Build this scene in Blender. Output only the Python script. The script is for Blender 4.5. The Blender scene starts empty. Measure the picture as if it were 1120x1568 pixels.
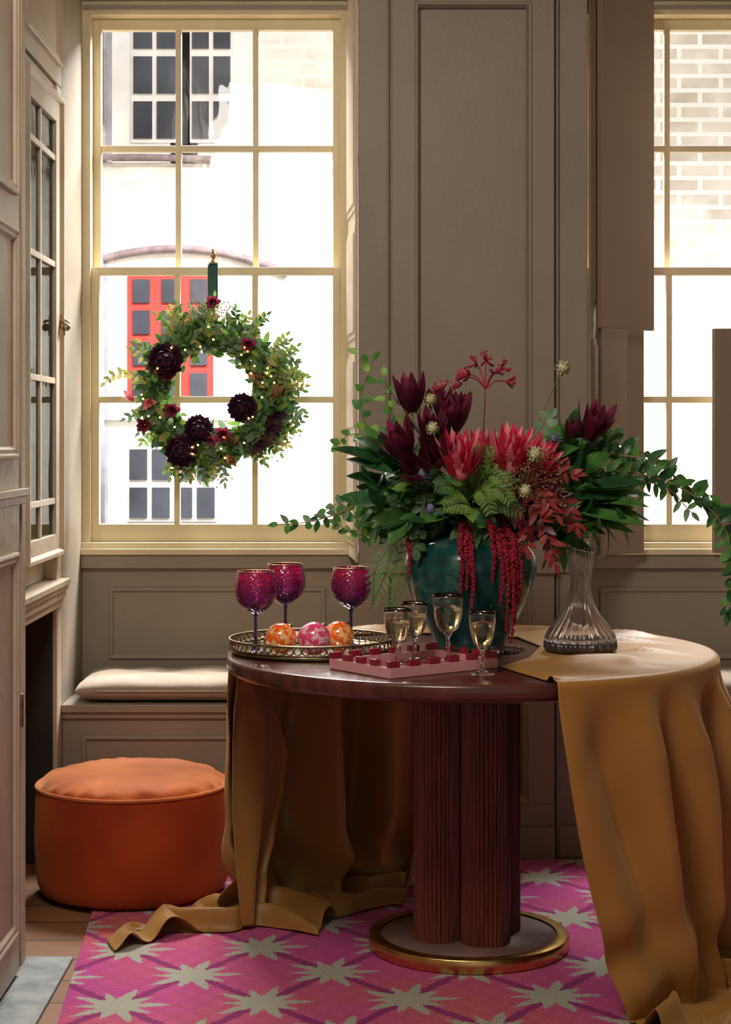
import bpy, math, random
from math import sin, cos, pi, radians, sqrt, atan2
from mathutils import Vector, Matrix, noise
random.seed(7)
V = Vector
# ---------------------------------------------------------------- materials
def new_mat(name):
    m = bpy.data.materials.new(name); m.use_nodes = True
    nt = m.node_tree
    return m, nt, nt.nodes['Principled BSDF']

def L(nt, a, b): nt.links.new(a, b)

def mat(name, c1, c2=None, rough=.5, metal=0, scale=8, detail=4, bump=0, bscale=None, sheen=0, coat=0,
        trans=0, ior=1.45, spec=.5, stretch=(1,1,1), lo=.35, hi=.65, emis=None, estr=0, sheentint=None, translucent=0):
    m, nt, b = new_mat(name)
    c2 = c2 or tuple(x*.75 for x in c1)
    tc = nt.nodes.new('ShaderNodeTexCoord'); mp = nt.nodes.new('ShaderNodeMapping')
    mp.inputs['Scale'].default_value = stretch
    L(nt, tc.outputs['Object'], mp.inputs[0])
    n = nt.nodes.new('ShaderNodeTexNoise'); n.inputs['Scale'].default_value = scale; n.inputs['Detail'].default_value = detail
    L(nt, mp.outputs[0], n.inputs['Vector'])
    r = nt.nodes.new('ShaderNodeValToRGB')
    r.color_ramp.elements[0].position = lo; r.color_ramp.elements[1].position = hi
    r.color_ramp.elements[0].color = (*c2, 1); r.color_ramp.elements[1].color = (*c1, 1)
    L(nt, n.outputs[0], r.inputs[0]); L(nt, r.outputs[0], b.inputs['Base Color'])
    b.inputs['Roughness'].default_value = rough; b.inputs['Metallic'].default_value = metal
    b.inputs['IOR'].default_value = ior; b.inputs['Transmission Weight'].default_value = trans
    b.inputs['Sheen Weight'].default_value = sheen; b.inputs['Coat Weight'].default_value = coat
    b.inputs['Specular IOR Level'].default_value = spec
    if sheentint: b.inputs['Sheen Tint'].default_value = (*sheentint, 1)
    if emis:
        b.inputs['Emission Color'].default_value = (*emis, 1); b.inputs['Emission Strength'].default_value = estr
    if bump:
        n2 = nt.nodes.new('ShaderNodeTexNoise'); n2.inputs['Scale'].default_value = bscale or scale*4; n2.inputs['Detail'].default_value = 5
        L(nt, mp.outputs[0], n2.inputs['Vector'])
        bp = nt.nodes.new('ShaderNodeBump'); bp.inputs['Strength'].default_value = bump; bp.inputs['Distance'].default_value = .01
        L(nt, n2.outputs[0], bp.inputs['Height']); L(nt, bp.outputs[0], b.inputs['Normal'])
    if translucent:
        o = nt.nodes['Material Output']; t = nt.nodes.new('ShaderNodeBsdfTranslucent'); mx = nt.nodes.new('ShaderNodeMixShader')
        L(nt, r.outputs[0], t.inputs[0]); mx.inputs[0].default_value = translucent
        L(nt, b.outputs[0], mx.inputs[1]); L(nt, t.outputs[0], mx.inputs[2]); L(nt, mx.outputs[0], o.inputs[0])
    return m

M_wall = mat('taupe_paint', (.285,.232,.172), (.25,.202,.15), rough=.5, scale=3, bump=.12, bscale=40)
M_wall_lit = mat('taupe_paint_lit', (.58,.48,.36), (.46,.375,.275), rough=.45, scale=4, bump=.25, bscale=30)  # taupe paint lightened: brightness of the lit left side put into its colour
M_sash = mat('cream_sash_paint', (.68,.59,.38), (.60,.51,.32), rough=.45, scale=6)
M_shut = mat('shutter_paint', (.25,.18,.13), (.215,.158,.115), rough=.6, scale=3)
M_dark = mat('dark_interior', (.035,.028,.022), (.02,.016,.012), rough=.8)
M_brass = mat('brushed_brass', (.75,.50,.18), (.62,.38,.12), rough=.28, metal=1, scale=30)
M_oldbrass = mat('aged_brass', (.42,.33,.2), (.25,.19,.11), rough=.35, metal=1, scale=60)
M_ceil = mat('ceiling_paint', (.55,.50,.42), rough=.8)
M_mahog = mat('mahogany', (.11,.030,.020), (.05,.014,.011), rough=.26, scale=5, stretch=(1,12,1), coat=.2, bump=.03)
M_flute = mat('fluted_mahogany', (.22,.055,.035), (.11,.027,.018), rough=.36, scale=9, stretch=(14,14,1), coat=.15)
M_basetop = mat('base_veneer', (.22,.12,.10), (.15,.085,.075), rough=.45, scale=10)
M_cloth = mat('mustard_satin', (.35,.160,.032), (.30,.135,.026), rough=.46, scale=2.5, sheen=.3, sheentint=(1,.78,.42), bump=.08, bscale=420, spec=.45)
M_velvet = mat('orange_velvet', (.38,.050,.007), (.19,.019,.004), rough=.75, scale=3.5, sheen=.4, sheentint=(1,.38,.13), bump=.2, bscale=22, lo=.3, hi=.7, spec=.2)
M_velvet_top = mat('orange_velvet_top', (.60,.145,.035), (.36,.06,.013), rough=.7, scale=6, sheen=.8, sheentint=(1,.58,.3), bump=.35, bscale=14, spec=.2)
M_cush = mat('beige_linen', (.34,.265,.195), (.29,.225,.165), rough=.9, scale=6, sheen=.2, bump=.25, bscale=300)
M_stone = mat('hearth_stone', (.36,.38,.37), (.20,.22,.23), rough=.6, scale=14, detail=8, bump=.4)

def glass_mat(name, col, rough=0., ior=1.45):
    m, nt, b = new_mat(name)
    b.inputs['Transmission Weight'].default_value = 1
    b.inputs['Roughness'].default_value = rough; b.inputs['IOR'].default_value = ior
    n = nt.nodes.new('ShaderNodeTexNoise'); n.inputs['Scale'].default_value = 3
    mx = nt.nodes.new('ShaderNodeMix'); mx.data_type = 'RGBA'
    mx.inputs['A'].default_value = (*col, 1); mx.inputs['B'].default_value = (*[c*.97 for c in col], 1)
    L(nt, n.outputs[0], mx.inputs['Factor']); L(nt, mx.outputs['Result'], b.inputs['Base Color'])
    return m
M_glass = glass_mat('clear_glass', (.97,.98,.98))
M_carafe = glass_mat('lilac_grey_glass', (.93,.90,.92))
M_smoke = mat('smoky_glass_base', (.07,.055,.06), (.035,.028,.03), rough=.08, coat=.8, scale=20)
M_champ = glass_mat('champagne', (.98,.90,.62), ior=1.33)

def pane_mat(name, refl=.08, tint=(1,1,1)):
    m = bpy.data.materials.new(name); m.use_nodes = True; nt = m.node_tree; nt.nodes.clear()
    o = nt.nodes.new('ShaderNodeOutputMaterial'); t = nt.nodes.new('ShaderNodeBsdfTransparent'); g = nt.nodes.new('ShaderNodeBsdfGlossy')
    t.inputs[0].default_value = (*tint, 1); g.inputs['Roughness'].default_value = .02
    n = nt.nodes.new('ShaderNodeTexNoise'); n.inputs['Scale'].default_value = 5
    bp = nt.nodes.new('ShaderNodeBump'); bp.inputs['Strength'].default_value = .15; bp.inputs['Distance'].default_value = .02
    L(nt, n.outputs[0], bp.inputs['Height']); L(nt, bp.outputs[0], g.inputs['Normal'])
    mx = nt.nodes.new('ShaderNodeMixShader'); mx.inputs[0].default_value = refl
    L(nt, t.outputs[0], mx.inputs[1]); L(nt, g.outputs[0], mx.inputs[2]); L(nt, mx.outputs[0], o.inputs[0])
    return m
M_pane = pane_mat('window_pane', .04)
M_cabglass = pane_mat('old_cabinet_glass', .14, (.55,.58,.52))

def MN(nt, op, a, b=None, c=None):
    n = nt.nodes.new('ShaderNodeMath'); n.operation = op
    for i, v in enumerate((a, b, c)):
        if v is None: continue
        if isinstance(v, (int, float)): n.inputs[i].default_value = v
        else: L(nt, v, n.inputs[i])
    return n.outputs[0]
def MIX(nt, f, a, b):
    n = nt.nodes.new('ShaderNodeMix'); n.data_type = 'RGBA'
    if isinstance(f, (int, float)): n.inputs['Factor'].default_value = f
    else: L(nt, f, n.inputs['Factor'])
    for k, v in (('A', a), ('B', b)):
        if isinstance(v, tuple): n.inputs[k].default_value = (*v, 1)
        else: L(nt, v, n.inputs[k])
    return n.outputs['Result']

def rug_mat():
    m, nt, b = new_mat('star_lattice_rug')
    tc = nt.nodes.new('ShaderNodeTexCoord'); sp = nt.nodes.new('ShaderNodeSeparateXYZ')
    nz = nt.nodes.new('ShaderNodeTexNoise'); nz.inputs['Scale'].default_value = 60
    L(nt, tc.outputs['Object'], nz.inputs['Vector'])
    vm = nt.nodes.new('ShaderNodeVectorMath'); vm.operation = 'SCALE'; vm.inputs[3].default_value = .016
    L(nt, nz.outputs[1], vm.inputs[0])
    va = nt.nodes.new('ShaderNodeVectorMath'); L(nt, tc.outputs['Object'], va.inputs[0]); L(nt, vm.outputs[0], va.inputs[1])
    L(nt, va.outputs[0], sp.inputs[0])
    u = MN(nt, 'DIVIDE', sp.outputs[0], .33); v = MN(nt, 'DIVIDE', sp.outputs[1], .44)
    masks = []
    for off in (0, .5):
        du = MN(nt, 'SUBTRACT', MN(nt, 'ADD', u, off), MN(nt, 'ROUND', MN(nt, 'ADD', u, off)))
        dv = MN(nt, 'SUBTRACT', MN(nt, 'ADD', v, off), MN(nt, 'ROUND', MN(nt, 'ADD', v, off)))
        dx = MN(nt, 'MULTIPLY', du, .33); dy = MN(nt, 'MULTIPLY', dv, .44)
        r = MN(nt, 'SQRT', MN(nt, 'ADD', MN(nt, 'MULTIPLY', dx, dx), MN(nt, 'MULTIPLY', dy, dy)))
        th = MN(nt, 'ARCTAN2', dy, dx)
        fr = MN(nt, 'FRACT', MN(nt, 'ADD', MN(nt, 'MULTIPLY', th, 10/(2*pi)), 8.5))
        tri = MN(nt, 'MULTIPLY', MN(nt, 'ABSOLUTE', MN(nt, 'SUBTRACT', fr, .5)), 2)
        tri = MN(nt, 'SUBTRACT', 1, tri)
        lng = MN(nt, 'ADD', 1.0, MN(nt, 'MULTIPLY', MN(nt, 'COSINE', MN(nt, 'MULTIPLY', th, 5)), .12))
        thr = MN(nt, 'MULTIPLY', MN(nt, 'MULTIPLY', MN(nt, 'ADD', .46, MN(nt, 'MULTIPLY', MN(nt, 'POWER', tri, 1.3), .60)), .105), lng)
        masks.append(MN(nt, 'LESS_THAN', r, thr))
    star = MN(nt, 'MAXIMUM', masks[0], masks[1])
    def line(e, w):
        f = MN(nt, 'ABSOLUTE', MN(nt, 'SUBTRACT', e, MN(nt, 'ROUND', e)))
        return MN(nt, 'LESS_THAN', f, w)
    s1 = MN(nt, 'ADD', u, v); s2 = MN(nt, 'SUBTRACT', u, v)
    ln = MN(nt, 'MAXIMUM', line(s1, .045), line(s2, .045))
    h1 = MN(nt, 'MULTIPLY', MN(nt, 'MAXIMUM', line(MN(nt,'MULTIPLY',s1,5), .14), line(MN(nt,'MULTIPLY',s2,5), .14)), .2)
    big = nt.nodes.new('ShaderNodeTexNoise'); big.inputs['Scale'].default_value = 1.6; big.inputs['Detail'].default_value = 3
    L(nt, tc.outputs['Object'], big.inputs['Vector'])
    fine = nt.nodes.new('ShaderNodeTexNoise'); fine.inputs['Scale'].default_value = 110
    L(nt, tc.outputs['Object'], fine.inputs['Vector'])
    rp = nt.nodes.new('ShaderNodeValToRGB')
    e = rp.color_ramp.elements; e[0].position = .40; e[0].color = (.52,.045,.27,1); e[1].position = .68; e[1].color = (.56,.11,.07,1)
    x = e.new(.54); x.color = (.56,.075,.19,1)
    L(nt, big.outputs[0], rp.inputs[0])
    bg = MIX(nt, MN(nt, 'MULTIPLY', fine.outputs[0], .45), rp.outputs[0], (.34,.02,.15))
    bg = MIX(nt, h1, bg, (.26,.01,.12))
    c = MIX(nt, ln, bg, (.24,.006,.12))
    sc = MIX(nt, big.outputs[0], (.46,.44,.37), (.35,.34,.24))
    sc = MIX(nt, MN(nt, 'MULTIPLY', fine.outputs[0], .6), sc, (.28,.26,.19))
    c = MIX(nt, star, c, sc)
    L(nt, c, b.inputs['Base Color']); b.inputs['Roughness'].default_value = .95; b.inputs['Sheen Weight'].default_value = .1
    bp = nt.nodes.new('ShaderNodeBump'); bp.inputs['Strength'].default_value = .7; bp.inputs['Distance'].default_value = .01
    L(nt, fine.outputs[0], bp.inputs['Height']); L(nt, bp.outputs[0], b.inputs['Normal'])
    return m
M_rug = rug_mat()

def brick_mat():
    m, nt, b = new_mat('white_painted_brick')
    tc = nt.nodes.new('ShaderNodeTexCoord'); mp = nt.nodes.new('ShaderNodeMapping'); mp.inputs['Rotation'].default_value = (radians(90),0,0)
    L(nt, tc.outputs['Object'], mp.inputs[0])
    br = nt.nodes.new('ShaderNodeTexBrick'); br.inputs['Scale'].default_value = 1.0
    br.inputs['Brick Width'].default_value = .215; br.inputs['Row Height'].default_value = .075; br.inputs['Mortar Size'].default_value = .012
    br.inputs['Color1'].default_value = (.66,.60,.53,1); br.inputs['Color2'].default_value = (.50,.44,.37,1); br.inputs['Mortar'].default_value = (.86,.84,.80,1)
    L(nt, mp.outputs[0], br.inputs['Vector'])
    n = nt.nodes.new('ShaderNodeTexNoise'); n.inputs['Scale'].default_value = 7; n.inputs['Detail'].default_value = 6; L(nt, tc.outputs['Object'], n.inputs['Vector'])
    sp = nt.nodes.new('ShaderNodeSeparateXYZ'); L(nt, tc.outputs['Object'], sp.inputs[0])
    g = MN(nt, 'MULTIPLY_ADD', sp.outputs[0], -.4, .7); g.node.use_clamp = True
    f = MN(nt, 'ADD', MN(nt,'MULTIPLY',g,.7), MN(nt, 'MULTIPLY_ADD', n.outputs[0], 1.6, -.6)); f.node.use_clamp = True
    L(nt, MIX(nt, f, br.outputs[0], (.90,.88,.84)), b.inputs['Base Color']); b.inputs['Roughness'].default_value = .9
    return m
M_brick = brick_mat()

def floor_mat():
    m, nt, b = new_mat('old_pine_boards')
    tc = nt.nodes.new('ShaderNodeTexCoord'); br = nt.nodes.new('ShaderNodeTexBrick')
    br.inputs['Brick Width'].default_value = 2.4; br.inputs['Row Height'].default_value = .17; br.inputs['Mortar Size'].default_value = .004; br.inputs['Scale'].default_value = 1
    br.inputs['Color1'].default_value = (.36,.16,.065,1); br.inputs['Color2'].default_value = (.24,.11,.045,1); br.inputs['Mortar'].default_value = (.02,.012,.008,1)
    L(nt, tc.outputs['Object'], br.inputs['Vector'])
    mp = nt.nodes.new('ShaderNodeMapping'); mp.inputs['Scale'].default_value = (1,14,1); L(nt, tc.outputs['Object'], mp.inputs[0])
    n = nt.nodes.new('ShaderNodeTexNoise'); n.inputs['Scale'].default_value = 4; n.inputs['Detail'].default_value = 8; L(nt, mp.outputs[0], n.inputs['Vector'])
    c = MIX(nt, MN(nt, 'MULTIPLY', n.outputs[0], .6), br.outputs[0], (.08,.035,.018))
    L(nt, c, b.inputs['Base Color']); b.inputs['Roughness'].default_value = .5
    return m
M_floor = floor_mat()

def glaze_mat():
    m, nt, b = new_mat('teal_reactive_glaze')
    tc = nt.nodes.new('ShaderNodeTexCoord'); n = nt.nodes.new('ShaderNodeTexNoise'); n.inputs['Scale'].default_value = 16; n.inputs['Detail'].default_value = 7
    L(nt, tc.outputs['Object'], n.inputs['Vector'])
    r = nt.nodes.new('ShaderNodeValToRGB'); e = r.color_ramp.elements
    e[0].position = .35; e[0].color = (.004,.026,.030,1); e[1].position = .75; e[1].color = (.11,.20,.14,1); x = e.new(.56); x.color = (.012,.072,.066,1)
    L(nt, n.outputs[0], r.inputs[0]); L(nt, r.outputs[0], b.inputs['Base Color']); b.inputs['Roughness'].default_value = .14
    b.inputs['Specular IOR Level'].default_value = .35
    bp = nt.nodes.new('ShaderNodeBump'); bp.inputs['Strength'].default_value = .2; bp.inputs['Distance'].default_value = .005
    L(nt, n.outputs[0], bp.inputs['Height']); L(nt, bp.outputs[0], b.inputs['Normal'])
    return m
M_glaze = glaze_mat()

def goblet_mat():
    m, nt, b = new_mat('ruby_to_violet_glass')
    tc = nt.nodes.new('ShaderNodeTexCoord'); sp = nt.nodes.new('ShaderNodeSeparateXYZ'); L(nt, tc.outputs['Generated'], sp.inputs[0])
    r = nt.nodes.new('ShaderNodeValToRGB'); e = r.color_ramp.elements
    e[0].position = .5; e[0].color = (.07,.02,.16,1); e[1].position = .95; e[1].color = (.98,.07,.40,1); x = e.new(.68); x.color = (.42,.03,.34,1)
    L(nt, sp.outputs[2], r.inputs[0])
    vo = nt.nodes.new('ShaderNodeTexVoronoi'); vo.inputs['Scale'].default_value = 110; L(nt, tc.outputs['Object'], vo.inputs['Vector'])
    sk = MN(nt, 'LESS_THAN', vo.outputs['Distance'], .13)
    c = MIX(nt, sk, r.outputs[0], (.95,.6,.5))
    L(nt, c, b.inputs['Base Color']); b.inputs['Roughness'].default_value = .04
    b.inputs['Transmission Weight'].default_value = .93; b.inputs['Coat Weight'].default_value = .5
    bp = nt.nodes.new('ShaderNodeBump'); bp.inputs['Strength'].default_value = .8; bp.inputs['Distance'].default_value = .003
    L(nt, vo.outputs['Distance'], bp.inputs['Height']); L(nt, bp.outputs[0], b.inputs['Normal'])
    return m
M_goblet = goblet_mat()

def bauble_mat(name, c1, c2):
    m, nt, b = new_mat(name)
    tc = nt.nodes.new('ShaderNodeTexCoord'); n = nt.nodes.new('ShaderNodeTexNoise'); n.inputs['Scale'].default_value = 75; n.inputs['Detail'].default_value = 3
    L(nt, tc.outputs['Object'], n.inputs['Vector'])
    r = nt.nodes.new('ShaderNodeValToRGB'); e = r.color_ramp.elements; e[0].position = .5; e[0].color = (*c1,1); e[1].position = .56; e[1].color = (*c2,1)
    L(nt, n.outputs[0], r.inputs[0]); L(nt, r.outputs[0], b.inputs['Base Color']); b.inputs['Roughness'].default_value = .08; b.inputs['Coat Weight'].default_value = .8
    return m
M_bo = bauble_mat('orange_marbled_glass', (.85,.13,.01), (.9,.5,.2))
M_bp = bauble_mat('pink_marbled_glass', (.72,.05,.16), (.85,.45,.5))

def fol(name, c1, c2, rough=.45, scale=25, tl=.3): return mat(name, c1, c2, rough=rough, scale=scale, spec=.4, translucent=tl)
G_dark = fol('leaf_dark_green', (.035,.12,.035), (.018,.065,.026), .3)
G_mid = fol('leaf_mid_green', (.085,.22,.04), (.045,.14,.03))
G_light = fol('leaf_light_green', (.23,.40,.07), (.15,.28,.055))
G_yel = fol('leaf_yellow_green', (.42,.42,.11), (.28,.31,.09))
G_grey = fol('leaf_grey_green', (.18,.28,.15), (.11,.20,.11))
G_stem = fol('stem_green', (.14,.20,.05), (.10,.13,.04), tl=0)
R_leaf = fol('leaf_russet', (.42,.055,.045), (.25,.03,.03))
R_dark = fol('bract_burgundy', (.12,.012,.030), (.055,.007,.017), .35)
R_pink = fol('protea_pink', (.74,.035,.11), (.52,.015,.05))
R_pale = fol('protea_pale', (.86,.32,.36), (.74,.17,.22))
R_amar = fol('amaranth_red', (.34,.012,.04), (.18,.006,.022), .8, 120, tl=0)
R_kang = fol('kangaroo_paw_red', (.38,.02,.05), (.20,.01,.03), .7, tl=0)
P_dark = fol('artichoke_purple', (.085,.025,.06), (.035,.012,.028), .5, tl=.05)
P_plum = fol('plum_flower', (.20,.02,.05), (.10,.01,.03), .6)
W_pod = fol('seed_pod', (.60,.55,.35), (.36,.33,.18), .8, 90, tl=0)
B_this = fol('thistle_blue', (.13,.15,.24), (.07,.08,.14), .7, tl=0)
M_tan = fol('twig_tan', (.33,.19,.10), (.20,.11,.06), .8, tl=0)
M_fairy = mat('fairy_light_bulb', (1,.6,.2), emis=(1,.55,.12), estr=9)

# ---------------------------------------------------------------- mesh builder
class MB:
    def __init__(s, mats): s.v=[]; s.f=[]; s.m=[]; s.sm=[]; s.mats=mats
    def add(s, vs, fs, mi=0, smooth=True):
        o=len(s.v); s.v.extend([tuple(p) for p in vs])
        for f in fs: s.f.append([i+o for i in f]); s.m.append(mi); s.sm.append(smooth)
    def box(s, x0,x1,y0,y1,z0,z1, mi=0):
        vs=[(x,y,z) for x in (x0,x1) for y in (y0,y1) for z in (z0,z1)]
        s.add(vs,[(0,1,3,2),(4,6,7,5),(0,4,5,1),(2,3,7,6),(0,2,6,4),(1,5,7,3)],mi,False)
    def obox(s, c, ax, ay, az, mi=0):
        c=V(c); vs=[c+ax*a+ay*b+az*d for a in (-1,1) for b in (-1,1) for d in (-1,1)]
        s.add(vs,[(0,1,3,2),(4,6,7,5),(0,4,5,1),(2,3,7,6),(0,2,6,4),(1,5,7,3)],mi,False)
    def lathe(s, prof, c, seg=48, mi=0, rf=None, cap=False, smooth=True, tilt=None):
        vs=[]; fs=[]; n=len(prof)
        for j,(r,z) in enumerate(prof):
            for i in range(seg):
                a=2*pi*i/seg; rr=r*(rf(a,j/(n-1),r,z) if rf else 1)
                zz=z+(tilt(a,z) if tilt else 0)
                vs.append((c[0]+rr*cos(a), c[1]+rr*sin(a), c[2]+zz))
        for j in range(n-1):
            for i in range(seg):
                k=(i+1)%seg; fs.append((j*seg+i, j*seg+k, (j+1)*seg+k, (j+1)*seg+i))
        s.add(vs,fs,mi,smooth)
    def sphere(s,c,r,mi=0,seg=16,rings=10,sc=(1,1,1)):
        prof=[(r*sin(pi*j/rings)*sc[0]+1e-5, -r*cos(pi*j/rings)*sc[2]) for j in range(rings+1)]
        s.lathe(prof,c,seg,mi)
    def tube(s, pts, r, mi=0, seg=6):
        pts=[V(p) for p in pts]; n=len(pts); vs=[]; fs=[]
        rs = r if isinstance(r,(list,tuple)) else [r]*n
        up=V((0,0,1))
        for i,p in enumerate(pts):
            d=(pts[min(i+1,n-1)]-pts[max(i-1,0)]).normalized() if n>1 else up
            a=d.cross(up)
            if a.length<.05: a=d.cross(V((1,0,0)))
            a.normalize(); b=d.cross(a)
            for k in range(seg):
                t=2*pi*k/seg; vs.append(p+(a*cos(t)+b*sin(t))*rs[i])
        for i in range(n-1):
            for k in range(seg):
                q=(k+1)%seg; fs.append((i*seg+k,i*seg+q,(i+1)*seg+q,(i+1)*seg+k))
        fs.append(tuple(range(seg-1,-1,-1))); fs.append(tuple((n-1)*seg+k for k in range(seg)))
        s.add(vs,fs,mi,True)
    def torus(s,c,R,r,mi=0,seg=32,sub=8,ax=V((0,0,1))):
        ax=V(ax).normalized(); a=ax.orthogonal().normalized(); b=ax.cross(a); c=V(c); vs=[];fs=[]
        for i in range(seg):
            t=2*pi*i/seg; d=a*cos(t)+b*sin(t)
            for k in range(sub):
                q=2*pi*k/sub; vs.append(c+d*(R+r*cos(q))+ax*r*sin(q))
        for i in range(seg):
            for k in range(sub):
                fs.append((i*sub+k,((i+1)%seg)*sub+k,((i+1)%seg)*sub+(k+1)%sub,i*sub+(k+1)%sub))
        s.add(vs,fs,mi,True)
    def leaf(s,p,d,up,Ln,W,mi=0,bend=.2,fold=.25,shape=.8,n=6):
        d=V(d).normalized(); sd=d.cross(V(up))
        if sd.length<.05: sd=d.orthogonal()
        sd.normalize(); nn=sd.cross(d); p=V(p); vs=[];fs=[]
        for j in range(n+1):
            t=j/n; w=W*.5*(max(0,sin(pi*t**shape)))**.8
            if j==0: w=W*.03
            c=p+d*Ln*(t-bend*bend*t*t*.5)-nn*(bend*Ln*t*t)
            vs+= [c-sd*w+nn*fold*w, c, c+sd*w+nn*fold*w]
        for j in range(n):
            a=j*3; fs+=[(a,a+1,a+4,a+3),(a+1,a+2,a+5,a+4)]
        s.add(vs,fs,mi,True)
    def grid(s, P, mi=0):
        h=len(P); w=len(P[0]); vs=[p for row in P for p in row]
        fs=[(j*w+i,j*w+i+1,(j+1)*w+i+1,(j+1)*w+i) for j in range(h-1) for i in range(w-1)]
        s.add(vs,fs,mi,True)
    def frame(s, a0,a1,z0,z1, pl, prof, ax='Y', mi=0):
        vs=[];n=len(prof)
        for (o,h) in prof:
            for (a,z) in ((a0+o,z0+o),(a1-o,z0+o),(a1-o,z1-o),(a0+o,z1-o)):
                vs.append((a,pl-h,z) if ax=='Y' else (pl+h,a,z))
        fs=[(j*4+i,j*4+(i+1)%4,(j+1)*4+(i+1)%4,(j+1)*4+i) for j in range(n-1) for i in range(4)]
        s.add(vs,fs,mi,False)
    def build(s,name,bevel=0,sub=0,solid=0,loc=None,rot=None):
        me=bpy.data.meshes.new(name); me.from_pydata(s.v,[],s.f)
        for m in s.mats: me.materials.append(m)
        me.polygons.foreach_set('material_index',s.m); me.polygons.foreach_set('use_smooth',s.sm); me.update()
        o=bpy.data.objects.new(name,me); bpy.context.scene.collection.objects.link(o)
        if loc: o.location=loc
        if rot: o.rotation_euler=rot
        if solid:
            md=o.modifiers.new('solid','SOLIDIFY'); md.thickness=solid; md.offset=0
        if bevel:
            md=o.modifiers.new('bev','BEVEL'); md.width=bevel; md.segments=2; md.limit_method='ANGLE'; md.angle_limit=radians(50)
        if sub:
            md=o.modifiers.new('sub','SUBSURF'); md.levels=sub; md.render_levels=sub
        return o

def smooth01(x): x=max(0,min(1,x)); return x*x*(3-2*x)
def rnd(a,b): return random.uniform(a,b)
def rdir():
    while True:
        v=V((rnd(-1,1),rnd(-1,1),rnd(-1,1)))
        if .1<v.length<1: return v.normalized()
def catmull(pts,n=8):
    pts=[V(p) for p in pts]; P=[pts[0]*2-pts[1]]+pts+[pts[-1]*2-pts[-2]]; out=[]
    for i in range(1,len(P)-2):
        for k in range(n):
            t=k/n; a,b,c,d=P[i-1],P[i],P[i+1],P[i+2]
            out.append(.5*((2*b)+(c-a)*t+(2*a-5*b+4*c-d)*t*t+(3*b-a-3*c+d)*t**3))
    out.append(P[-2]); return out
PROF=[(0,0),(0,.012),(.008,.014),(.014,.008),(.022,.010),(.028,.002),(.03,-.004)]
PROF1=[(0,.0),(0,.012),(.008,.014),(.014,.008),(.022,.010),(.028,.002),(.03,.001)]
PROF2=[(0,0),(0,.008),(.01,.008),(.016,.0),(.02,-.006)]

# ================================================================ ROOM SHELL
FY=5.5      # face of pier / window seat front
WY=5.95     # sash plane
XL=-.935; XR=2.0; H=3.15
b=MB([M_floor]); b.box(-1.3,XR+.1,.0,5.97,-.05,0); b.build('floor')
b=MB([M_ceil]); b.box(-1.3,XR+.1,.0,6.1,H,H+.1); b.build('ceiling')
b=MB([M_wall]); b.box(XR,XR+.1,0,6.1,0,H); 
for z0,z1 in ((.15,.85),(1.0,2.9)):
    for y0 in (.4,1.7,3.0,4.3): b.frame(y0,y0+1.1,z0,z1,XR,[(o,-h) for o,h in PROF],'X')
b.build('wall_right')

W1=(-.93,-.06); W2=(.70,1.57)
b=MB([M_wall,M_wall_lit])
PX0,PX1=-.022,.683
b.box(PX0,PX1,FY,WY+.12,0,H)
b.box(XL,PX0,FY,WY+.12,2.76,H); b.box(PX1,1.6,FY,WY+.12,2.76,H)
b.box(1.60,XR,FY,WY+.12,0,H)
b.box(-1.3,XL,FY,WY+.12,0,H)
for (a,c) in ((XL,PX0),(PX1,1.60)):
    b.box(a,c,5.90,WY+.10,.0,.904)
    b.box(a,c,5.515,5.90,0,.444)
    b.box(a,c,5.49,5.90,.445,.47)
    b.box(a,c,5.502,5.515,.425,.445)
    b.frame(a+.09,c-.11,.56,.795,5.90,PROF2)
    b.frame(a+.06,c-.06,.10,.37,5.515,PROF2)
    b.box(a,c,5.875,5.90,.86,.904)
b.box(.080,.578,FY-.028,FY,0,.17)
b.box(.080,.155,FY-.028,FY,.17,H); b.box(.506,.578,FY-.028,FY,.17,H)
b.box(.155,.506,FY-.028,FY,2.62,H); b.box(.155,.506,FY-.028,FY,.86,.96)
b.frame(.150,.511,.955,2.625,FY-.028,[(0,0),(.004,.004),(.010,.004),(.014,-.006),(.018,-.018)])
b.frame(.150,.511,.165,.865,FY-.028,[(0,0),(.004,.006),(.012,.006),(.018,-.004),(.026,-.010),(.03,-.018)])
b.box(.07,.588,FY-.045,FY,.875,.91)
b.box(PX0,PX1,FY-.012,FY,.875,.905)
b.box(.585,.592,FY-.018,FY,0,H); b.box(.066,.073,FY-.018,FY,0,H)
b.build('wall_back',bevel=.003)
def lining(p0,p1,zs,side):
    b.add([p0+V((0,0,.905)),p1+V((0,0,.905)),p1+V((0,0,2.76)),p0+V((0,0,2.76))],[(0,1,2,3)],0,False)
    n=V((side,-.08,0)).normalized()
    for z0,z1 in zs:
        for k,(o,h) in enumerate(((0,.004),(.02,.008))):
            a=p0.lerp(p1,.15+o*2); c=p0.lerp(p1,.85-o*2)
            b.add([a+n*h+V((0,0,z0+o)),c+n*h+V((0,0,z0+o)),c+n*h+V((0,0,z1-o)),a+n*h+V((0,0,z1-o)),
                   a+V((0,0,z0+o)),c+V((0,0,z0+o)),c+V((0,0,z1-o)),a+V((0,0,z1-o))],
                  [(0,1,2,3),(0,4,5,1),(1,5,6,2),(2,6,7,3),(3,7,4,0)],0,False)
b=MB([M_wall_lit])
lining(V((-.024,FY+.002,0)),V((-.062,WY-.03,0)),((.95,1.25),(1.30,1.55),(1.6,1.95),(2.0,2.7)),-1)
b.box(-.032,-.0225,FY-.008,FY+.01,.905,2.76)
b.build('trim_1',bevel=.002)
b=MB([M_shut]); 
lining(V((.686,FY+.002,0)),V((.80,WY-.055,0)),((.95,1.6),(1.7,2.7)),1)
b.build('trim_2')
b=MB([M_wall])
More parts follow.
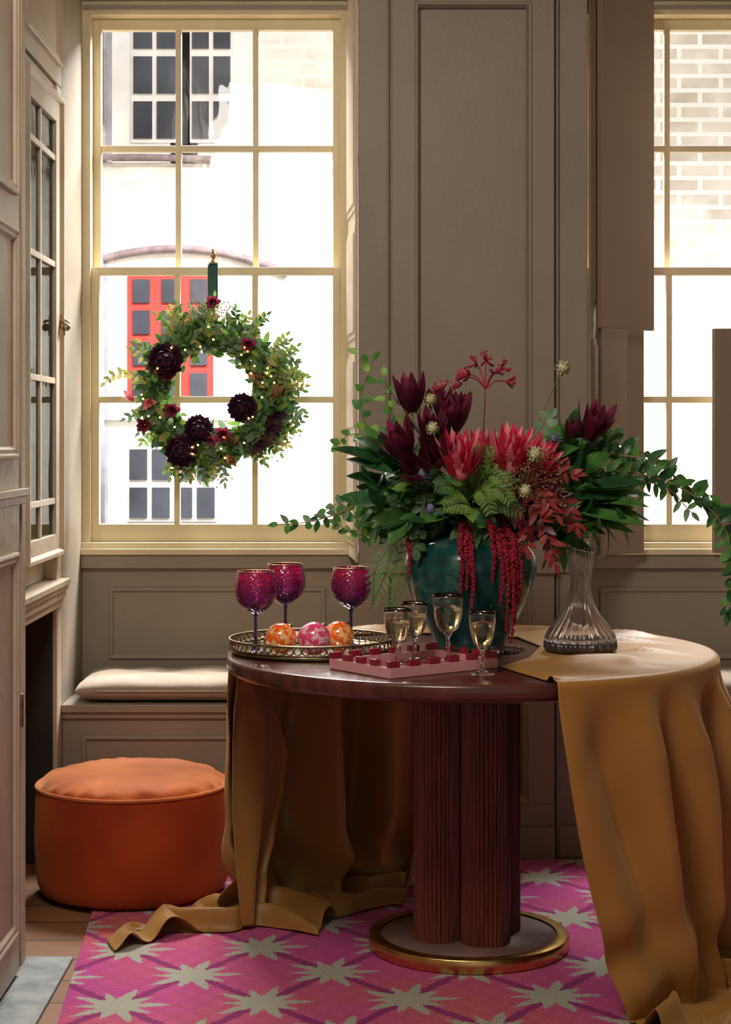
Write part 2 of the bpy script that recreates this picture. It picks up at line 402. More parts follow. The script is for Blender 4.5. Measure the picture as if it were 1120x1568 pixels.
b.box(.08,.578,FY-.045,FY-.0285,0,.10); b.box(PX0,.066,FY-.015,FY-.0005,0,.10); b.box(.593,PX1,FY-.015,FY-.0005,0,.10)
b.build('baseboard_back',bevel=.004)

def sash_window(name,x0,x1):
    b=MB([M_sash,M_pane,M_wall])
    z0,z1=.905,2.76
    b.box(x0-.01,x0+.022,WY-.05,WY+.06,.945,2.685); b.box(x1-.022,x1+.01,WY-.05,WY+.06,.945,2.685)
    b.box(x0-.01,x1+.01,WY-.05,WY+.06,2.685,z1); b.box(x0-.01,x1+.01,WY-.07,WY+.08,z0,.945)
    b.box(x0-.005,x1+.005,WY-.085,WY-.07,z0+.0,.925)
    b.box(x0,x1,WY-.06,WY-.05,2.70,2.715,2); b.box(x0,x1,WY-.065,WY-.05,2.73,2.745,2)
    def sash(a,c,zb,zt,y,bot,top):
        st=.026
        b.box(a,a+st,y,y+.035,zb,zt); b.box(c-st,c,y,y+.035,zb,zt)
        b.box(a+st,c-st,y,y+.035,zb,zb+bot); b.box(a+st,c-st,y,y+.035,zt-top,zt)
        gw=(c-a-2*st)/3; zm=(zb+bot+zt-top)/2
        for i in (1,2): b.box(a+st+gw*i-.0095,a+st+gw*i+.0095,y+.003,y+.03,zb+bot,zt-top)
        b.box(a+st,c-st,y+.004,y+.029,zm-.0105,zm+.0105)
        b.box(a+st,c-st,y+.015,y+.018,zb+bot,zt-top,1)
    zm=1.842
    sash(x0+.022,x1-.022,.9455,zm+.012,WY-.03,.058,.026)
    sash(x0+.022,x1-.022,zm-.01,2.6845,WY+.012,.026,.036)
    return b.build(name,bevel=.002)
sash_window('window_1',*W1); sash_window('window_2',*W2)

def shutter(name,a,c,z0,z1,th=.026,fold=None):
    b=MB([M_shut]); a=V((*a,0)); c=V((*c,0)); d=(c-a).normalized(); n=V((d.y,-d.x,0))
    m=(a+c)/2; hw=(c-a).length/2
    b.obox(m+V((0,0,(z0+z1)/2)),d*hw,n*th/2,V((0,0,(z1-z0)/2)))
    if fold:
        e=V((*fold,0)); d2=(e-c).normalized(); n2=V((d2.y,-d2.x,0)); m2=(c+e)/2
        b.obox(m2+V((0,0,(z0+z1)/2)),d2*(e-c).length/2,n2*th/2,V((0,0,(z1-z0)/2)))
    b.tube([a+V((0,0,z0)),a+V((0,0,z1))],.006)
    return b.build(name,bevel=.003)
shutter('window_shutter',(.730,5.60),(.925,5.79),1.635,2.70)
shutter('window_shutter',(.735,5.66),(.838,5.79),.915,1.652,fold=(.90,5.83))
shutter('window_shutter',(1.135,5.83),(1.40,5.80),.915,1.645)

XB=-1.28
b=MB([M_wall,M_wall_lit]); b.box(XB-.04,XB,4.4,5.5,0,H); b.box(XB,XL,4.88,5.5,2.365,H,1); b.frame(4.9,5.46,2.42,3.0,XL,PROF,'X',1)
b.build('wall_left',bevel=.003)
b=MB([M_wall_lit,M_cabglass,M_oldbrass,M_dark])
X0=XB+.002
b.box(X0,XL,5.42,5.498,0,2.36,0)
b.box(X0,XL,4.80,4.89,0,2.36,0)
b.box(X0,XL-.04,4.89,5.42,.86,.93,0); b.box(X0,XL-.01,4.89,5.42,2.34,2.36,0)
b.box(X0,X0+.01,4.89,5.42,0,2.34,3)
b.box(X0,XL-.012,5.41,5.42,0,.77,3); b.box(X0,XL-.03,5.41,5.42,.93,2.34,3); b.box(X0,XL-.012,4.89,4.9,0,.77,3)  # dark liners: shade of the alcove and cabinet put into their colour
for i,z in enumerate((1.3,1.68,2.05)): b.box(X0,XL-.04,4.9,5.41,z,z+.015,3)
for i in range(26):
    y=4.95+.018*i; z=random.choice((.93,1.315,1.695,2.065)); h=random.uniform(.06,.2)
    b.lathe([(.001,0),(.02,.0),(.026,h*.4),(.018,h*.8),(.012,h),(.001,h)],(XB+random.uniform(.06,.25),y,z),10,random.choice((3,2)))
for (xx,z0,z1) in ((-.905,.842,.859),(-.912,.826,.842),(-.92,.80,.826),(-.928,.775,.80)):
    b.box(X0,xx,4.75,5.495,z0,z1,0)
XD=XL+.006
b.box(XD-.03,XD,4.895,4.925,.945,2.31); b.box(XD-.03,XD,5.375,5.455,.945,2.31)
b.box(XD-.03,XD,4.925,5.375,.945,1.0); b.box(XD-.03,XD,4.925,5.375,2.24,2.31)
b.box(XD-.02,XD-.004,5.135,5.155,1.0,2.24,0)
for z in (1.10,1.46,1.81,2.13): b.box(XD-.019,XD-.003,4.92,5.38,z-.009,z+.009,0)
b.box(XD-.014,XD-.011,4.92,5.38,1.0,2.24,1)
b.frame(4.89,5.46,.935,2.32,XD,[(0,-.01),(0,.012),(.012,.012),(.02,0)],'X')
b.torus((XD+.014,5.44,1.635),.012,.004,2,ax=(0,1,0)); b.sphere((XD+.022,5.43,1.625),.012,2); b.tube([(XD,5.44,1.66),(XD+.012,5.44,1.66),(XD+.012,5.44,1.60)],.004,2)
b.build('glazed_corner_cabinet',bevel=.002)
XN=-.84
b=MB([M_wall_lit,M_wall])
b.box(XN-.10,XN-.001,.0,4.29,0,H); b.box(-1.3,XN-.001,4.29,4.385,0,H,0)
b.build('wall_left_near')
b=MB([M_wall_lit]); b.box(XN,XN+.006,4.345,4.388,0,H); b.build('trim_3',bevel=.002)
b=MB([M_wall_lit,M_oldbrass])
b.box(XN,XN+.014,3.55,4.27,.02,3.05)
for z0,z1 in ((.12,1.02),(1.24,1.78),(1.86,2.95)):
    b.frame(3.63,4.21,z0,z1,XN+.014,PROF1,'X')
for k,(h,z0,z1) in enumerate(((.026,1.150,1.168),(.018,1.13,1.15))): b.box(XN,XN+h,3.5,4.33,z0,z1)
b.tube([(XN+.02,4.262,.60),(XN+.02,4.262,.68)],.006,1)
b.build('door_1',bevel=.002)
b=MB([M_stone]); b.box(-.84,-.722,2.6,4.42,.0,.009); b.build('hearth_slab',bevel=.003)

# ================================================================ OUTSIDE
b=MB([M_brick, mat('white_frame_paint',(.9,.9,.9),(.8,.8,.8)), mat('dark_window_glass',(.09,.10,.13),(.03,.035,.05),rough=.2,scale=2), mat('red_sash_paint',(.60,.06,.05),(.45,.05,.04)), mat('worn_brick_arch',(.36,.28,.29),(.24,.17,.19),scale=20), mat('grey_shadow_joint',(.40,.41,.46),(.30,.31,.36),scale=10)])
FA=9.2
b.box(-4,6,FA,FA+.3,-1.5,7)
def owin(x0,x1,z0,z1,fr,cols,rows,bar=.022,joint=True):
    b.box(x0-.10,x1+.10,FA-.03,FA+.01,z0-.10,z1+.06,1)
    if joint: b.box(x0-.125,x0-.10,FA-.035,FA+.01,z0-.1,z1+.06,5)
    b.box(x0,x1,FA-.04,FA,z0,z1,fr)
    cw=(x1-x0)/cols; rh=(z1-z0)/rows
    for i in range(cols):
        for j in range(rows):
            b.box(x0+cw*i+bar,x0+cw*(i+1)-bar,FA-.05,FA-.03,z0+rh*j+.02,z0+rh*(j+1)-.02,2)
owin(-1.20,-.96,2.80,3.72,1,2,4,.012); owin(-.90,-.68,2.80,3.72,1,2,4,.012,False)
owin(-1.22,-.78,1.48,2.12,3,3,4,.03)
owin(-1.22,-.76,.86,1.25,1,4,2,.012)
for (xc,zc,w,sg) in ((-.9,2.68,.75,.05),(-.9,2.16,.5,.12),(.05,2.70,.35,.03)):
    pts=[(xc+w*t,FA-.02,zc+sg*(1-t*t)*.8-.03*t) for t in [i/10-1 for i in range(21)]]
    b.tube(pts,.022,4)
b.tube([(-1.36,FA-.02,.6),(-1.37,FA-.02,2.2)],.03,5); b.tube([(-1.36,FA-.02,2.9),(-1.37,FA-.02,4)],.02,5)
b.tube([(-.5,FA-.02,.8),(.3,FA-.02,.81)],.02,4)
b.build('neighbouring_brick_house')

# ================================================================ RUG
b=MB([M_rug]); b.box(-1.45,1.45,-1.75,1.75,.0005,.009)
o=b.build('star_patterned_rug',bevel=.003)
o.rotation_euler=(0,0,radians(4.0)); 
c=Matrix.Rotation(radians(4.0),3,'Z')@V((-1.45,1.75,0)); o.location=(-.775-c.x,5.34-c.y,0)

# ================================================================ TABLE
TX,TY=.26,4.51; TR=.61
b=MB([M_mahog,M_flute,M_brass,M_basetop])
b.lathe([(.001,.705),(.56,.705),(.598,.708),(.607,.716),(.61,.725),(.61,.742),(.607,.748),(.60,.75),(.001,.75)],(TX,TY,0),128,0)
nre=34
for k in range(4):
    a=radians(28+90*k); c=(TX-.003+.085*cos(a),TY+.085*sin(a),0)
    b.lathe([(.062,.034),(.062,.705)],c,nre*8,1,rf=lambda a,t,r,z: 1-.10*(1-abs(sin(nre*a/2))**.7))
b.lathe([(.03,.03),(.03,.7)],(TX,TY,0),24,1)
b.lathe([(.001,.036),(.222,.036),(.222,.030)],(TX,TY,0.005),96,3)
b.lathe([(.222,.038),(.249,.038),(.252,.035),(.252,.006),(.249,.003),(.001,.003)],(TX,TY,0.007),96,2)
b.build('round_pedestal_table')

# ================================================================ TABLECLOTH
inner=[(0,(.400,3.945)),(.08,(.345,4.10)),(.15,(.318,4.19)),(.27,(.40,4.36)),(.42,(.45,4.60)),(.55,(.41,4.80)),(.65,(.25,4.89)),(.8,(.05,4.90)),(.92,(-.15,4.82)),(1,(-.325,4.64))]
def inner_pt(t):
    for i in range(len(inner)-1):
        if t<=inner[i+1][0]:
            k=(t-inner[i][0])/(inner[i+1][0]-inner[i][0]); a=inner[i][1]; c=inner[i+1][1]
            return a[0]+(c[0]-a[0])*k, a[1]+(c[1]-a[1])*k
    return inner[-1][1]
T0,T1=-75,170
def hang(th):
    l = 1-smooth01((th-22)/9)
    r = smooth01((th-95)/6)
    return max(.07,l,r)
# folds: angle, depth, width, angular drift on the way down
folds_r=[(-72,.015,3,3),(-65,-.045,3.5,7),(-56,.05,4.5,2),(-47,-.06,3,5),(-39,.06,4.5,-1),(-30,-.18,2.8,-1),(-22,.085,4,2),(-13,-.08,3.2,-3),(-4,.06,4.5,2),(5,-.07,3.2,4),(13,.05,4,0),(21,-.05,4,0)]
folds_l=[(99,.05,4,3),(108,-.11,4.5,6),(117,.08,4.5,-6),(126,-.13,4,6),(136,.05,5,2),(146,-.02,4,-2),(157,.06,5,0)]
def foldf(th,g):
    f=0
    for (c,a,wd,dr) in folds_r+folds_l:
        f+=a*math.exp(-((th-c-dr*g-1.6*sin(g*5+c))/(wd*(1+.25*g)))**2)
    return f
def cloth():
    N=800; P=[]
    for i in range(N+1):
        t=i/N; th0=T0+(T1-T0)*t; row=[]
        ix,iy=inner_pt(t); l=hang(th0)
        a=radians(th0); rx,ry=TX+(TR-.004)*cos(a),TY+(TR-.004)*sin(a)
        for j in range(25):
            k=j/24; x=ix+(rx-ix)*k; y=iy+(ry-iy)*k
            nz=noise.noise(V((x*5,y*9,1.3)))
            fl=smooth01((math.hypot(x-.537,y-4.47)-.095)/.07)*smooth01((math.hypot(x-.345,y-4.40)-.055)/.05)
            rd=max(0,1-abs(noise.noise(V((x*3.2+2,y*6,.2)))*5))
            z=.7545+fl*(.004*(nz+1)*.5+.015*rd*smooth01(k*3)*smooth01((1-k)*2))
            cr=math.exp(-((y-4.86-.10*sin(x*6))/.022)**2)*smooth01((x-.35)/.1)
            z+=.018*cr*smooth01((1-k)*4)*fl
            if j==0: z=.7535
            row.append(V((x,y,z)))
        for j in range(1,5):
            q=j/4*pi/2; r=TR-.004+.016*sin(q); z=.757-.016*(1-cos(q))
            row.append(V((TX+r*cos(a),TY+r*sin(a),z)))
        ztop=.741; zb=ztop-(ztop-.012)*l
        for j in range(1,91):
            s=j/90; z=ztop+(zb-ztop)*s; g=(ztop-z)/ztop
            th=th0
            if th0<-15: th=th0+13*g**1.5*(1-(th0+75)/60)
            if th0>145: th=th0-5*g*(th0-145)/25
            A=smooth01(g/.24)*smooth01(g/.05)**.5
            if th0<60: fl=.03*g+.03*g*g*(1 if th0>-30 else .3)
            else: fl=.015*g
            r=TR+.012+fl+A*foldf(th0,g)*(.65+.6*g)+.012*A*noise.noise(V((th0*.10,g*3.5,4)))
            bk=smooth01((g-.60)/.3)*(1.1 if th0>60 else .6)
            r+=bk*.030*sin(g*20+th0*.16+1.5*noise.noise(V((th0*.05,g*3,9))))
            aa=radians(th); row.append(V((TX+r*cos(aa),TY+r*sin(aa),z)))
        e=row[-1].copy()
        out=V((cos(a),sin(a),0))
        if th0<60:
            D=(out*.24+V((.06,-.05,0)))
        else:
            k=smooth01((th0-132)/34)
            D=V((-.27,-.20,0))*k+V((-.06,-.28,0))*(1-k)
        on=smooth01((l-.9)/.1)
        for j in range(1,61):
            q=j/60
            p=e+D*q*on
            nz=noise.noise(V((p.x*5,p.y*5,2.2)))
            ph=th0*.20+q*13+3.5*nz
            wv=(.5+.5*sin(ph))**1.6
            tg=V((-sin(a),cos(a),0))
            p+=tg*.030*sin(q*6+th0*.12)*q*on
            hz=.013+(.064*(1-q*.45)*wv+.016*(.5+.5*sin(ph*2.3+p.x*20)))*smooth01(q*4)*on*(1-smooth01((q-.86)/.14)*.92)
            if on<.999: hz=e.z*(1-on)+hz*on
            p.z=hz; row.append(p)
        P.append(row)
    return P
b=MB([M_cloth]); b.grid(cloth())
P=[]
hm=[(0,166),(.08,164),(.18,155),(.30,147),(.42,144),(.55,146),(.7,151),(.85,157),(1,160)]
def hemth(g):
    for i in range(len(hm)-1):
        if g<=hm[i+1][0]:
            k=smooth01((g-hm[i][0])/(hm[i+1][0]-hm[i][0])); return hm[i][1]+(hm[i+1][1]-hm[i][1])*k
    return hm[-1][1]
for j in range(71):
    g=.05+.95*j/70; row=[]; z=.735-.715*g; h=hemth(g)
    for i in range(41):
        k=i/40; th=171-4*g+(h-171+4*g)*k
        r=TR-.004-.012*smooth01(g*8)+.022*smooth01(g*4)*sin(k*7+g*3)*(1-k*.3)-.018*k*smooth01(g*3)
        if i>=39: r-=.004*(i-38)
        row.append(V((TX+r*cos(radians(th)),TY+r*sin(radians(th)),z)))
    P.append(row)
b.grid(P)
b.build('mustard_tablecloth',solid=.002)

# ================================================================ POUF
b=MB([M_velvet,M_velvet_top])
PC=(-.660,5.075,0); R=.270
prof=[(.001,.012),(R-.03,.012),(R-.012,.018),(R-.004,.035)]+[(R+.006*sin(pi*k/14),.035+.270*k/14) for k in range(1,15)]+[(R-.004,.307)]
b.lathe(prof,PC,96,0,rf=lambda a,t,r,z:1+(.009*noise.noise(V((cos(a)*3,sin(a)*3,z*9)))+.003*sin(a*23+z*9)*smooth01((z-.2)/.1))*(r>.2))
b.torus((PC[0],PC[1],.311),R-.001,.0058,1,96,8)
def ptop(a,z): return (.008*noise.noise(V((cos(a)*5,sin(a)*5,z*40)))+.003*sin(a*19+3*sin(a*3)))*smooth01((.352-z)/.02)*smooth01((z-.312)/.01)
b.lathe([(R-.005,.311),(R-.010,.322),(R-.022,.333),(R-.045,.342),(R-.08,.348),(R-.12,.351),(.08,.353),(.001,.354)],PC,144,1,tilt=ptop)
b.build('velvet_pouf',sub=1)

# ================================================================ CUSHIONS
def cushion(x0,x1,y0,y1,z0,h):
    b=MB([M_cush]); nx,ny=60,26
    for sg in (1,-1):
        P=[]
        for j in range(ny+1):
            row=[]
            for i in range(nx+1):
                u=sin((-1+2*i/nx)*pi/2); v=sin((-1+2*j/ny)*pi/2)
                e=((1-abs(u)**14)*(1-abs(v)**6)); hh=max(0,e)**.45
                x=(x0+x1)/2+u*(x1-x0)/2; y=(y0+y1)/2+v*(y1-y0)/2
                w=.010*noise.noise(V((x*9,y*12,1)))*hh
                z=z0+h*.5+sg*h*.5*hh*(1 if sg>0 else .98)+(w if sg>0 else 0)
                row.append((x,y,z))
            P.append(row if sg>0 else row[::-1])
        b.grid(P)
    loop=[]
    for t in range(81):
        a=2*pi*t/80; c_,s_=cos(a),sin(a)
        loop.append(((x0+x1)/2+math.copysign(abs(c_)**.12,c_)*(x1-x0)/2,(y0+y1)/2+math.copysign(abs(s_)**.3,s_)*(y1-y0)/2,z0+h*.5))
    b.tube(loop,.004,0,6)
    return b.build('window_seat_cushion')
cushion(-.895,-.05,5.50,5.87,.472,.074); cushion(.715,1.57,5.50,5.87,.472,.074)

# ================================================================ VASE
VX,VY,VZ=.269,4.60,.751
b=MB([M_glaze])
vp=[(.001,.0),(.085,.0),(.092,.006),(.095,.02),(.108,.05),(.135,.10),(.158,.15),(.170,.195),(.171,.215),(.163,.245),(.14,.272),(.105,.288),(.082,.296),(.078,.31),(.084,.322),(.090,.327),(.084,.33),(.074,.322),(.068,.30),(.001,.28)]
cp=catmull([(r,z,0) for r,z in vp],3)
b.lathe([(max(.0008,p.x),p.y) for p in cp],(VX,VY,VZ),72)
b.build('glazed_teal_vase')

# ================================================================ BOUQUET
MATS=[G_dark,G_mid,G_light,G_grey,G_stem,R_leaf,R_dark,R_pink,R_pale,R_amar,R_kang,W_pod,B_this,P_dark,P_plum,G_yel,M_tan]
(iD,iM,iL,iG,iS,iRL,iRD,iPK,iPL,iAM,iKG,iPOD,iBT,iPD,iPP,iY,iT)=range(17)
def flower(b,c,axis,n,Ln,W,t0,t1,mi,base=.0,bend=-.25,shape=.7,fold=.3,mi2=None,scale_in=.6,n2=6):
    axis=V(axis).normalized(); a=axis.orthogonal().normalized(); e=axis.cross(a); c=V(c)
    for i in range(n):
        k=i/(n-1); g=i*2.39996; tl=t0+(t1-t0)*k
        rad=a*cos(g)+e*sin(g); d=axis*cos(tl)+rad*sin(tl)
        L_=Ln*(1-(1-scale_in)*k)*rnd(.92,1.08)
        p=c+rad*base*(1-k)+axis*base*.6*k
        up=axis*sin(tl)-rad*cos(tl)
        b.leaf(p,d,up,L_,W*(1-.4*k),(mi2 if (mi2 is not None and i%3==0) else mi),bend=bend,fold=fold,shape=shape,n=n2)
def ball(b,c,r,n,mi,axis=(0,-1,0),mi2=None,W=.9):
    axis=V(axis).normalized(); a=axis.orthogonal().normalized(); e=axis.cross(a); c=V(c)
    b.sphere(c,r*.72,mi,14,9)
    for i in range(n):
        k=(i+.5)/n; tl=math.acos(1-1.7*k); g=i*2.39996
        rad=a*cos(g)+e*sin(g); nrm=axis*cos(tl)+rad*sin(tl)
        tan=(axis*sin(tl)-rad*cos(tl))
        p=c+nrm*r*.70-tan*r*.15
        b.leaf(p,tan*.75+nrm*.6,nrm,r*.66,r*.50,mi2 if (mi2 is not None and i%4==0) else mi,bend=.1,fold=-.25,shape=.75,n=4)
def branch(b,pts,r,mi,Ln,W,step,lm,droop=.3,spread=.9,shape=.75,jit=.25,both=True,start=.15,fold=.2):
    P=catmull(pts,8); n=len(P); b.tube(P,[r*(1-.7*i/n)+.0004 for i in range(n)],mi,5)
    acc=0; side=1; tot=sum((P[i+1]-P[i]).length for i in range(n-1)); done=0
    for i in range(n-1):
        sg=(P[i+1]-P[i]); acc+=sg.length; done+=sg.length
        if acc>=step and done/tot>start:
            acc=0; d=sg.normalized()
            sd=d.cross(V((rnd(-.5,.5),-1,rnd(-.3,.3)))).normalized()
            for s_ in ((1,-1) if both else (side,)):
                dd=(d*rnd(.5,.9)+sd*s_*spread+V((0,rnd(-.4,.4),-droop*rnd(0,.6)))+rdir()*jit)
                b.leaf(P[i],dd,V((rnd(-.4,.4),-1,rnd(.2,.8))),Ln*rnd(.7,1.1)*(1-.35*done/tot),W*rnd(.8,1.1)*(1-.3*done/tot),
                       lm if isinstance(lm,int) else random.choice(lm),bend=rnd(.0,.35),fold=fold,shape=shape)
            side*=-1
    b.leaf(P[-1],P[-1]-P[-2],V((0,-1,.3)),Ln*.6,W*.6,lm if isinstance(lm,int) else lm[0],shape=shape)
def fern(b,pts,Ln,mi,n=16):
    P=catmull(pts,6); b.tube(P,.0014,iS,5); m=len(P)
    for i in range(2,m-1):
        k=i/m; d=(P[i+1]-P[i]).normalized(); sd=d.cross(V((0,-1,.4))).normalized()
        for s_ in (1,-1):
            l=Ln*(1-k)**.7*(.4+k*.8 if k<.5 else .8)+.004
            dd=(d*.8+sd*s_+V((0,rnd(-.2,.2),0))).normalized()
            b.leaf(P[i],dd,V((0,-1,.3)),l,l*.07+.001,mi,bend=.1,n=3)
            for h in range(1,7):
                t=h/7; w=P[i]+dd*l*t; s2=dd.cross(V((0,-1,.3))).normalized()
                for z in (1,-1): b.leaf(w,dd*.9+s2*z,V((0,-1,.3)),l*.32*(1-t*.5),l*.055,mi,bend=.05,n=2)
def O(x,y,z): return V((VX+x,VY+y,1.07+z))   # metres relative to the vase mouth
M0=O(0,0,-.02)
random.seed(21)
b=MB(MATS)
for i in range(900):
    az=rnd(0,2*pi); el=rnd(-.35,1.25)
    d=V((cos(az)*cos(el)*1.45,sin(az)*cos(el)*.8,sin(el)*.85))
    r0=rnd(.05,.19); p=O(0,0,.03)+d*r0; p.x+=.02
    m=random.choice([iD,iD,iM,iM,iM,iG,iD,iL])
    b.leaf(p,d+rdir()*.8,V((rnd(-.5,.5),-.7,.8)),rnd(.05,.09),rnd(.022,.042),m,bend=rnd(0,.5),fold=.2,shape=.9)
def rosette(c,ax,n,Ln,W,ms,t0=1.25,t1=.35):
    c=V(c); P=catmull([M0,(M0+c)/2+V((0,0,.03)),c],5); b.tube(P,.0028,iS,5)
    axn=V(ax).normalized(); a=axn.orthogonal().normalized(); e=axn.cross(a)
    for i in range(n):
        k=i/max(1,n-1); g=i*2.4+rnd(-.3,.3); tl=t0+(t1-t0)*k; rad=a*cos(g)+e*sin(g); d=axn*cos(tl)+rad*sin(tl)
        p=c-axn*.06*(1-k)
        b.leaf(p,d,axn*sin(tl)-rad*cos(tl),Ln*rnd(.8,1.1),W*rnd(.85,1.1),random.choice(ms),bend=rnd(.1,.35),fold=.25,shape=.9,n=8)
rosette(O(.26,-.06,.13),(.8,-.3,.5),15,.13,.042,[iD,iD,iM]); rosette(O(.30,-.05,.03),(1,-.4,-.1),15,.14,.042,[iD,iM,iM])
rosette(O(.24,-.02,.20),(.5,-.2,.9),12,.11,.040,[iD,iM]); rosette(O(-.20,-.04,.17),(-.8,-.3,.6),14,.125,.042,[iD,iM,iM])
rosette(O(-.22,-.06,.06),(-1,-.4,.1),13,.12,.042,[iM,iD]); rosette(O(.22,-.10,-.02),(.8,-.6,-.5),12,.12,.040,[iM,iM,iD])
rosette(O(-.16,-.10,.02),(-.7,-.8,-.2),11,.09,.05,[iG,iM]); rosette(O(-.10,-.10,.08),(-.4,-1,.3),10,.08,.05,[iM,iG])
rosette(O(.34,-.04,.10),(1,-.3,.3),12,.12,.040,[iD,iM]); rosette(O(.36,-.04,.03),(1,-.3,-.2),10,.12,.038,[iM,iM])
for (x,z) in ((.43,.04),(.41,.08),(.44,.00),(.38,-.03),(.36,.12),(.33,-.04),(.40,-.01),(.37,.05),(.46,.06),(.44,.09),(-.31,.21),(-.32,.15),(-.33,.10),(-.28,.06),(-.26,.24),(-.34,.18),(.32,.20),(.36,.20),(.27,.25)):
    p=O(x*.62,rnd(-.12,-.02),z*.6+.04); e=O(x+rnd(-.02,.02),rnd(-.16,.0),z); d=e-p
    b.leaf(p,d+V((0,0,.04)),V((rnd(-.3,.3),-.9,1)),d.length*1.05,rnd(.036,.046),random.choice([iD,iM,iM]),bend=.22,fold=.25,shape=.92,n=9)
for i in range(60):
    az=rnd(-2.9,-.2); d=V((cos(az),sin(az)*.8,rnd(-1.1,-.1)))
    b.leaf(O(cos(az)*.09,sin(az)*.09,.0+rnd(0,.05)),d,V((0,-.5,1)),rnd(.06,.11),rnd(.030,.045),random.choice([iM,iG,iL,iM,iD]),bend=.45,fold=.2,shape=.95)
branch(b,[O(-.05,0,.03),O(-.20,-.02,.09),O(-.33,-.05,.03),O(-.42,-.06,.005),O(-.49,-.06,.0)],.0022,iT,.048,.025,.020,[iM,iD,iG],both=True,jit=.6)
branch(b,[O(-.05,0,.03),O(-.16,0,.02),O(-.27,-.02,.0),O(-.33,-.03,.05),O(-.37,-.03,.035)],.002,iT,.048,.028,.018,[iM,iG],jit=.6)
branch(b,[O(-.05,0,.03),O(-.18,-.03,-.01),O(-.28,-.05,-.03),O(-.34,-.06,.0)],.002,iT,.045,.026,.018,[iM,iL],jit=.6)
branch(b,[O(-.06,.02,.06),O(-.17,.02,.16),O(-.26,.02,.24),O(-.28,.03,.33),O(-.25,.03,.42),O(-.29,.03,.44)],.0018,iS,.048,.030,.020,[iL,iM,iL],both=False,spread=1.1,jit=.6)
branch(b,[O(-.08,.02,.08),O(-.16,.02,.22),O(-.21,.02,.30),O(-.22,.02,.38)],.0018,iS,.044,.028,.020,[iL,iM],both=False,spread=1.1,jit=.6)
branch(b,[O(-.10,.02,.10),O(-.20,.02,.20),O(-.30,.0,.23),O(-.34,.0,.20)],.0015,iS,.044,.029,.018,[iL,iM],both=False,jit=.6)
branch(b,[O(.10,0,.06),O(.27,-.02,.16),O(.42,-.04,.17),O(.52,-.05,.12),O(.60,-.06,.05),O(.66,-.06,.0),O(.67,-.06,-.09),O(.665,-.06,-.16)],.0024,iT,.068,.029,.020,[iD,iM,iD],jit=.8)
branch(b,[O(.10,0,.06),O(.30,-.05,.13),O(.46,-.06,.12),O(.58,-.07,.06),O(.65,-.07,-.03),O(.66,-.07,-.13),O(.65,-.07,-.22)],.0022,iT,.068,.029,.020,[iD,iM],jit=.8)
branch(b,[O(.10,.04,.06),O(.30,.03,.20),O(.45,.02,.18),O(.55,.02,.10),O(.62,.02,.07)],.002,iT,.058,.023,.018,[iM,iG,iD],jit=.8)
branch(b,[O(.10,.04,.06),O(.26,.03,.22),O(.34,.02,.24),O(.44,.02,.13)],.002,iT,.055,.022,.020,[iD,iM],jit=.8)
branch(b,[O(.10,.0,.06),O(.34,-.03,.10),O(.48,-.05,.10),O(.56,-.05,.03)],.002,iT,.055,.022,.020,[iG,iM],jit=.8)
for pts in ([O(.05,-.05,.05),O(.14,-.10,.20),O(.19,-.12,.27)],[O(-.04,-.05,.04),O(-.14,-.09,.12),O(-.19,-.10,.02)],[O(-.02,-.05,.04),O(-.12,-.12,.05),O(-.14,-.13,-.06)]):
    branch(b,pts,.0018,iT,.05,.038,.024,[iG,iM],shape=.95)
fern(b,[O(0,-.08,.05),O(-.02,-.16,.12),O(-.07,-.19,.13)],.08,iL); fern(b,[O(0,-.08,.05),O(.04,-.17,.13),O(.09,-.20,.10)],.08,iL)
fern(b,[O(0,-.08,.06),O(.02,-.16,.16),O(.03,-.18,.20)],.07,iL); fern(b,[O(0,-.08,.03),O(.06,-.18,.06),O(.12,-.20,.03)],.07,iM)
fern(b,[O(0,-.08,.03),O(-.03,-.19,.06),O(-.08,-.21,.05)],.07,iL); fern(b,[O(0,-.08,.05),O(.02,-.19,.09),O(.04,-.22,.03)],.07,iL)
fern(b,[O(0,-.08,.03),O(-.05,-.19,.10),O(-.10,-.21,.10)],.07,iM); fern(b,[O(0,-.08,.05),O(.05,-.19,.10),O(.09,-.22,.06)],.07,iL)
fern(b,[O(-.05,-.04,.02),O(-.16,-.08,-.02),O(-.24,-.09,-.10),O(-.25,-.09,-.20)],.07,iG); fern(b,[O(-.05,-.04,.02),O(-.15,-.06,-.05),O(-.19,-.08,-.16),O(-.21,-.08,-.24)],.065,iM)
fern(b,[O(-.05,-.04,.02),O(-.18,-.05,-.04),O(-.22,-.06,-.13),O(-.26,-.06,-.22)],.065,iL)
for pts in ([O(.05,-.08,.04),O(.16,-.16,.10),O(.22,-.18,.07),O(.25,-.19,.0)],[O(.05,-.08,.04),O(.14,-.17,.05),O(.18,-.19,-.02),O(.20,-.19,-.09)],[O(.08,-.05,.06),O(.18,-.14,.13),O(.25,-.16,.13)],[O(.06,-.08,.03),O(.12,-.18,.02),O(.13,-.19,-.05)],[O(.06,-.08,.05),O(.16,-.18,.08),O(.20,-.20,.03)]):
    branch(b,pts,.0016,iRL,.058,.022,.013,[iRL,iRL,iRL,iRD],jit=.4)
for i in range(46):
    p=O(.10,-.17,.08); q=p+V((rnd(-.03,.12),rnd(-.06,.0),rnd(-.02,.11)))
    b.tube([p,(p+q)/2+rdir()*.01,q],.0006,iT,3)
    for k in range(6): b.sphere(q+rdir()*.012,.0024,iT,5,4)
def leuc(c,ax,s=1.0):
    c=V(c); b.tube([M0,c-V(ax).normalized()*.02,c],.003,iS,5)
    flower(b,c,ax,22,.100*s,.034*s,.68,.08,iRD,base=.014,bend=-.22,shape=.85,mi2=iPP)
